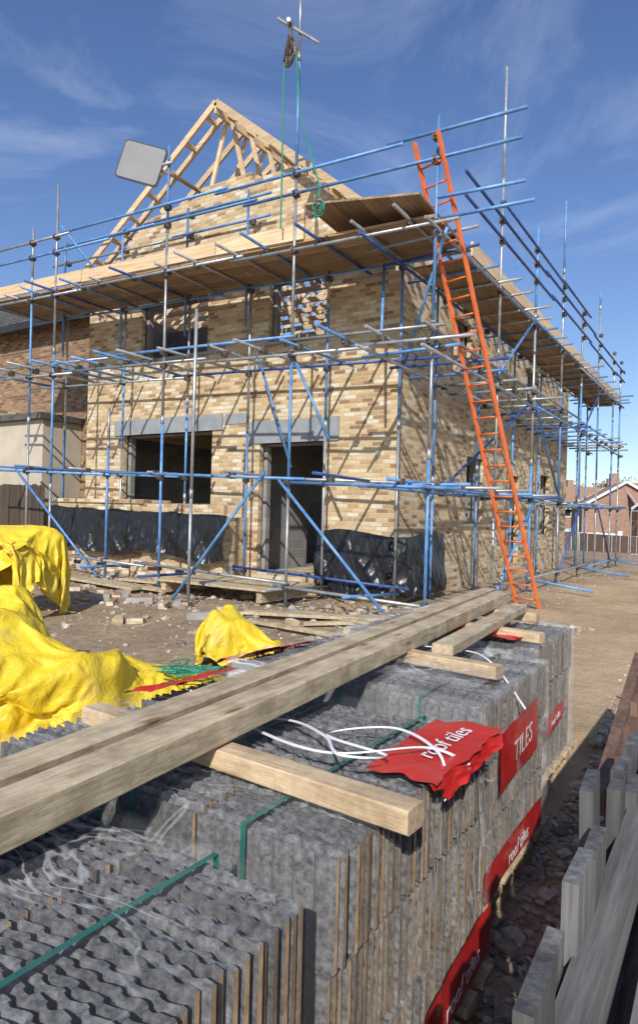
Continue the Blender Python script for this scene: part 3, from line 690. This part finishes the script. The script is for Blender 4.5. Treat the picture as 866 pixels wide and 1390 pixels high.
# ---------------------------------------------------------------- right fences
fe=empty('grey_timber_fence'); a_=MB(); y=-9.62
while y<-8.0:
    a_.beam((4.64+U(-.012,.012),y,-.02),(4.64+U(-.02,.02),y+U(-.02,.02),1.10+U(-.055,.045)),.022,.118,up=(U(-.08,.08),1,0)); y+=.128
a_.build('boards',['greywood'],fe)
a_=MB(); a_.beam((4.68,-9.8,.93),(4.675,-7.95,.99),.04,.10); a_.beam((4.68,-9.8,.3),(4.68,-7.95,.3),.045,.09); a_.beam((4.715,-9.8,.78),(4.70,-8.35,.86),.03,.14,up=(.5,0,1)); a_.build('rails',['greywood_y'],fe)
fe=empty('brown_timber_fence'); a_=MB(); y=-7.9
while y<-5.5:
    a_.beam((4.56+U(-.004,.004),y,-.02),(4.56,y,min(1.12,.90+.3*(y+7.9))),.02,.14,up=(0,1,0)); y+=.146
a_.build('boards',['brownwood'],fe)
a_=MB(); a_.beam((4.535,-7.98,.86),(4.535,-7.2,1.1),.03,.07); a_.build('brace_rail',['brownwood'],fe)
# ---------------------------------------------------------------- neighbour house (left)
Nn=empty('neighbour_house'); w=MB()
w.wall('x',-20,-9.0,0,6.5,1.0,1.25,[(-14.6,-13.2,3.9,5.2),(-18,-16.5,3.9,5.2)]); w.wall('y',1.252,8,0,6.5,-9.25,-9.0,[]); w.prism([(1.0,6.5),(8.0,6.5),(4.5,8.9)],'x',-9.24,-9.01)
w.build('walls',['brick2'],Nn)
w=MB()
w.add([(-20.2,.6,6.4),(-8.7,.6,6.4),(-8.7,4.5,9.0),(-20.2,4.5,9.0),(-20.2,8.4,6.4),(-8.7,8.4,6.4)],[(0,1,2,3),(3,2,5,4)])
w.add([(-20.2,.6,6.25),(-8.7,.6,6.25),(-8.7,4.5,8.85),(-20.2,4.5,8.85),(-20.2,8.4,6.25),(-8.7,8.4,6.25)],[(0,1,2,3),(3,2,5,4)])
for i in range(12):
    y0=.6+i*.325; w.box(-20.2,-8.7,y0,y0+.34,6.41+(y0-.6)*.667+.0,6.44+(y0-.6)*.667+.02)
w.build('roof',['slate'],Nn)
w=MB(); w.box(-20.2,-8.7,.5,.6,6.25,6.42); w.build('gutter_fascia',['black'],Nn)
w=MB(); w.box(-11.2,-9.3,-.1,.99,0,3.7); w.build('extension_walls',['cream'],Nn)
w=MB(); w.box(-20,-11.202,-.3,.99,0,4.1); w.build('extension_brick_walls',['brick'],Nn)
w=MB(); w.box(-11.19,-9.2,-.25,.985,3.705,3.85); w.build('extension_roof',['slate'],Nn)
w=MB()
for (xa,xb,za,zb,y) in [(-14.6,-13.2,3.95,5.2,1.02),(-13.4,-12.0,1.5,2.9,-.36)]:
    w.box(xa,xb,y,y+.05,za,za+.07); w.box(xa,xb,y,y+.05,zb-.07,zb); w.box(xa,xa+.07,y,y+.05,za+.07,zb-.07); w.box(xb-.07,xb,y,y+.05,za+.07,zb-.07); w.box((xa+xb)/2-.03,(xa+xb)/2+.03,y,y+.05,za+.07,zb-.07)
w.build('window_frames',['white'],Nn)
w=MB(); w.box(-14.52,-13.28,1.04,1.06,4.02,5.13); w.box(-13.33,-12.07,-.34,-.32,1.57,2.83); w.build('window_glazing',['glass'],Nn)
a_=MB(); x=-18
while x<-8.5: a_.box(x,x+.14,-.62+U(-.01,.01),-.6,.1,2.1+U(-.02,.02)); x+=.147
a_.build('garden_fence',['darkfence'])
# ---------------------------------------------------------------- distant houses
def dist_house(name,loc,rz,w_,d_,h_,rh,wm='brickred'):
    E=empty(name,loc,rz); w=MB(); ops=[(-w_/2+.8,-w_/2+2.2,.9,2.2),(w_/2-2.2,w_/2-.8,.9,2.2),(-w_/2+.8,-w_/2+2.2,3.4,4.6),(w_/2-2.2,w_/2-.8,3.4,4.6),(-.5,.5,0,2.1)]
    w.wall('x',-w_/2,w_/2,0,h_,-d_/2,-d_/2+.25,ops); w.wall('y',-d_/2+.252,d_/2,0,h_,-w_/2,-w_/2+.25,[]); w.wall('y',-d_/2+.252,d_/2,0,h_,w_/2-.25,w_/2,[]); w.wall('x',-w_/2+.252,w_/2-.252,0,h_,d_/2-.25,d_/2,[])
    w.prism([(-d_/2+.01,h_),(d_/2-.01,h_),(0,h_+rh)],'x',-w_/2+.002,w_/2-.002); w.build('walls',[wm],E)
    w=MB(); o=.4
    w.add([(-w_/2-.3,-d_/2-o,h_-.2),(w_/2+.3,-d_/2-o,h_-.2),(w_/2+.3,0,h_+rh+.1),(-w_/2-.3,0,h_+rh+.1),(-w_/2-.3,d_/2+o,h_-.2),(w_/2+.3,d_/2+o,h_-.2)],[(0,1,2,3),(3,2,5,4)]); w.build('roof',['rooftile'],E)
    w=MB(); w.box(w_/2-1.6,w_/2-.9,-.4,.4,h_+rh-.6,h_+rh+1.1); w.build('chimney',['brickred'],E)
    w=MB(); gl=MB()
    for xa,xb,za,zb in ops:
        y=-d_/2+.05; w.box(xa,xb,y,y+.06,za,za+.09); w.box(xa,xb,y,y+.06,zb-.09,zb); w.box(xa,xa+.09,y,y+.06,za+.09,zb-.09); w.box(xb-.09,xb,y,y+.06,za+.09,zb-.09); w.box((xa+xb)/2-.04,(xa+xb)/2+.04,y,y+.06,za+.09,zb-.09); gl.box(xa,xb,y+.07,y+.09,za,zb)
    w.box(-w_/2-.3,w_/2+.3,-d_/2-o-.05,-d_/2-o,h_-.35,h_-.15); 
    for s_ in (-1,1):
        xe=s_*(w_/2+.31)
        for q in (-1,1): w.beam((xe,q*(d_/2+o),h_-.3),(xe,0,h_+rh),.03,.22)
    w.build('window_frames',['white'],E); gl.build('window_glazing',['glass'],E)
def cam2w(X,Z): return (4.84+.842*X-.5395*Z, -9.85+.5395*X+.842*Z)
for k,(px,Z,w_,rz,dd) in enumerate([(792,76,8,20,7),(838,64,6.5,110,7.5),(905,62,8,32,7),(735,80,9,32,7),(960,55,8,60,7)]):
    x,y=cam2w((px-433)/900*Z,Z); dist_house('distant_house',(x,y,gz(x,y)-.1),math.radians(rz),w_,dd,4.6,2.2)
w=MB()
for px,Z,a in [(806,52,1.7),(850,48,1.5)]:
    x,y=cam2w((px-433)/900*Z,Z); g0=gz(x,y); w.box(x-2,x+2,y-.1,y+.1,g0,g0+a); w.box(x-2.1,x-1.8,y-.2,y+.2,g0,g0+a+.2); w.box(x+1.8,x+2.1,y-.2,y+.2,g0,g0+a+.2)
w.build('garden_wall',['white'])
a_=MB()
for i in range(60):
    x,y=cam2w(14+i*.5,46-i*.12); g0=gz(x,y); a_.box(x-.24,x+.24,y-.03,y+.03,g0,g0+1.3)
a_.build('back_garden_fence',['brownwood'])
a_=MB()
for i in range(7):
    x=1.0+i*1.9; y=19.5; g0=gz(x,y)
    a_.tube((x,y,g0),(x,y,g0+1.9),.03,0,6); a_.tube((x,y,g0+1.9),(x+1.8,y,g0+1.9),.025,0,6); a_.tube((x,y,g0+.15),(x+1.8,y,g0+.15),.025,0,6)
    for j in range(1,5): a_.tube((x+j*.4,y,g0+.15),(x+j*.4,y,g0+1.9),.005,0,4)
    for j in range(1,4): a_.tube((x,y,g0+j*.5),(x+1.8,y,g0+j*.5),.005,0,4)
a_.build('temporary_site_fence',['galv'])
sb=MB()
for i in range(5): sb.box(2.0,4.6,16.2+i*.25,16.42+i*.25,gz(3,16)+.1,gz(3,16)+.14+.01*i)
sb.build('stacked_boards',['wood_x'])
# trees
def tree(mb,base,h,leafy):
    def br(p,d,L,r,dep):
        q=p+d*L; mb.tube(p,q,r,0,5,r*.65)
        if dep==0:
            for _ in range(leafy):
                c=q+Vector((U(-.6,.6),U(-.6,.6),U(-.5,.5))); s_=U(.1,.22); a=Vector((U(-1,1),U(-1,1),U(-1,1)))*s_; b2=Vector((U(-1,1),U(-1,1),U(-1,1)))*s_
                mb.add([c,c+a,c+a+b2,c+b2],[(0,1,2,3)],1)
            return
        for _ in range(3):
            nd=(d+Vector((U(-.75,.75),U(-.75,.75),U(-.15,.5)))).normalized(); br(q,nd,L*U(.6,.82),r*.62,dep-1)
    br(Vector(base),Vector((U(-.05,.05),U(-.05,.05),1)),h*.28,h*.022,5)
tm=MB()
for px,Z,h,lf in [(785,98,9.5,3),(805,92,10.5,2),(828,96,9.5,6),(850,85,10,1),(880,90,11,4),(760,100,10,4),(920,95,11,4),(970,100,11,4)]:
    x,y=cam2w((px-433)/900*Z,Z); tree(tm,(x,y,gz(x,y)),h,lf)
tm.build('distant_trees',['bark','leaf'])
hg=MB()
for i in range(9000):
    t=rnd(); X=20+t*75; Z=112+12*math.sin(t*9); x,y=cam2w(X,Z); z=gz(x,y)+rnd()**1.4*(4.0+1.6*noise.noise(Vector((t*30,0,0))))
    c=Vector((x+U(-2,2),y+U(-2,2),z)); s_=U(.25,.6); a=Vector((U(-1,1),U(-1,1),U(-1,1)))*s_; b2=Vector((U(-1,1),U(-1,1),U(-1,1)))*s_; hg.add([c,c+a,c+a+b2,c+b2],[(0,1,2,3)],0)
hg.build('distant_hedge',['leaf'])
# ---------------------------------------------------------------- light / sky
EL=math.radians(34); SV=Vector((.40,-.92,0)).normalized(); S3=Vector((SV.x*math.cos(EL),SV.y*math.cos(EL),math.sin(EL)))
sl=bpy.data.lights.new('sun','SUN'); sl.energy=4.8; sl.angle=math.radians(.5); sl.color=(1,.955,.88)
so_=bpy.data.objects.new('sun',sl); COL.objects.link(so_); so_.rotation_euler=(-S3).to_track_quat('-Z','Y').to_euler(); so_.location=(10,-20,20)
W=bpy.data.worlds.new('World'); scene.world=W; W.use_nodes=True; nt=W.node_tree; bg=nt.nodes['Background']
sk=N(nt,'ShaderNodeTexSky',sky_type='NISHITA'); sk.sun_disc=False; sk.sun_elevation=EL; sk.sun_rotation=math.atan2(S3.x,S3.y); sk.air_density=1.1; sk.dust_density=.7; sk.ozone_density=3.0; sk.altitude=100
hs=N(nt,'ShaderNodeHueSaturation'); hs.inputs['Saturation'].default_value=1.12; hs.inputs['Hue'].default_value=.512; nt.links.new(sk.outputs[0],hs.inputs['Color'])
tc=N(nt,'ShaderNodeTexCoord'); mp=N(nt,'ShaderNodeMapping'); mp.inputs['Scale'].default_value=(1.2,1.2,3.4); mp.inputs['Rotation'].default_value=(.35,.25,.4); nt.links.new(tc.outputs['Generated'],mp.inputs[0])
n=noise_n(nt,1.7,9,.62,mp.outputs[0],.9); r=ramp(nt,[(.5,(0,0,0)),(.9,(1,1,1))]); nt.links.new(n.outputs[0],r.inputs[0])
fac=math_n(nt,'MULTIPLY',r.outputs[0],.34)
nt.links.new(mix(nt,hs.outputs[0],(8.0,8.6,9.6),fac),bg.inputs[0]); bg.inputs[1].default_value=.14
# ---------------------------------------------------------------- camera
cam=bpy.data.cameras.new('camera'); co=bpy.data.objects.new('camera',cam); COL.objects.link(co); scene.camera=co
cam.sensor_fit='HORIZONTAL'; cam.sensor_width=36; cam.lens=900/866*36; cam.clip_end=6000; cam.clip_start=.02; cam.shift_y=.004
co.matrix_world=Matrix.Translation((4.84,-9.85,1.6))@Matrix.Rotation(math.radians(32.65),4,'Z')@Matrix.Rotation(math.radians(90),4,'X')@Matrix.Rotation(math.radians(1.6),4,'Z')
scene.view_settings.view_transform='Standard'; scene.view_settings.look='None'; scene.view_settings.exposure=0
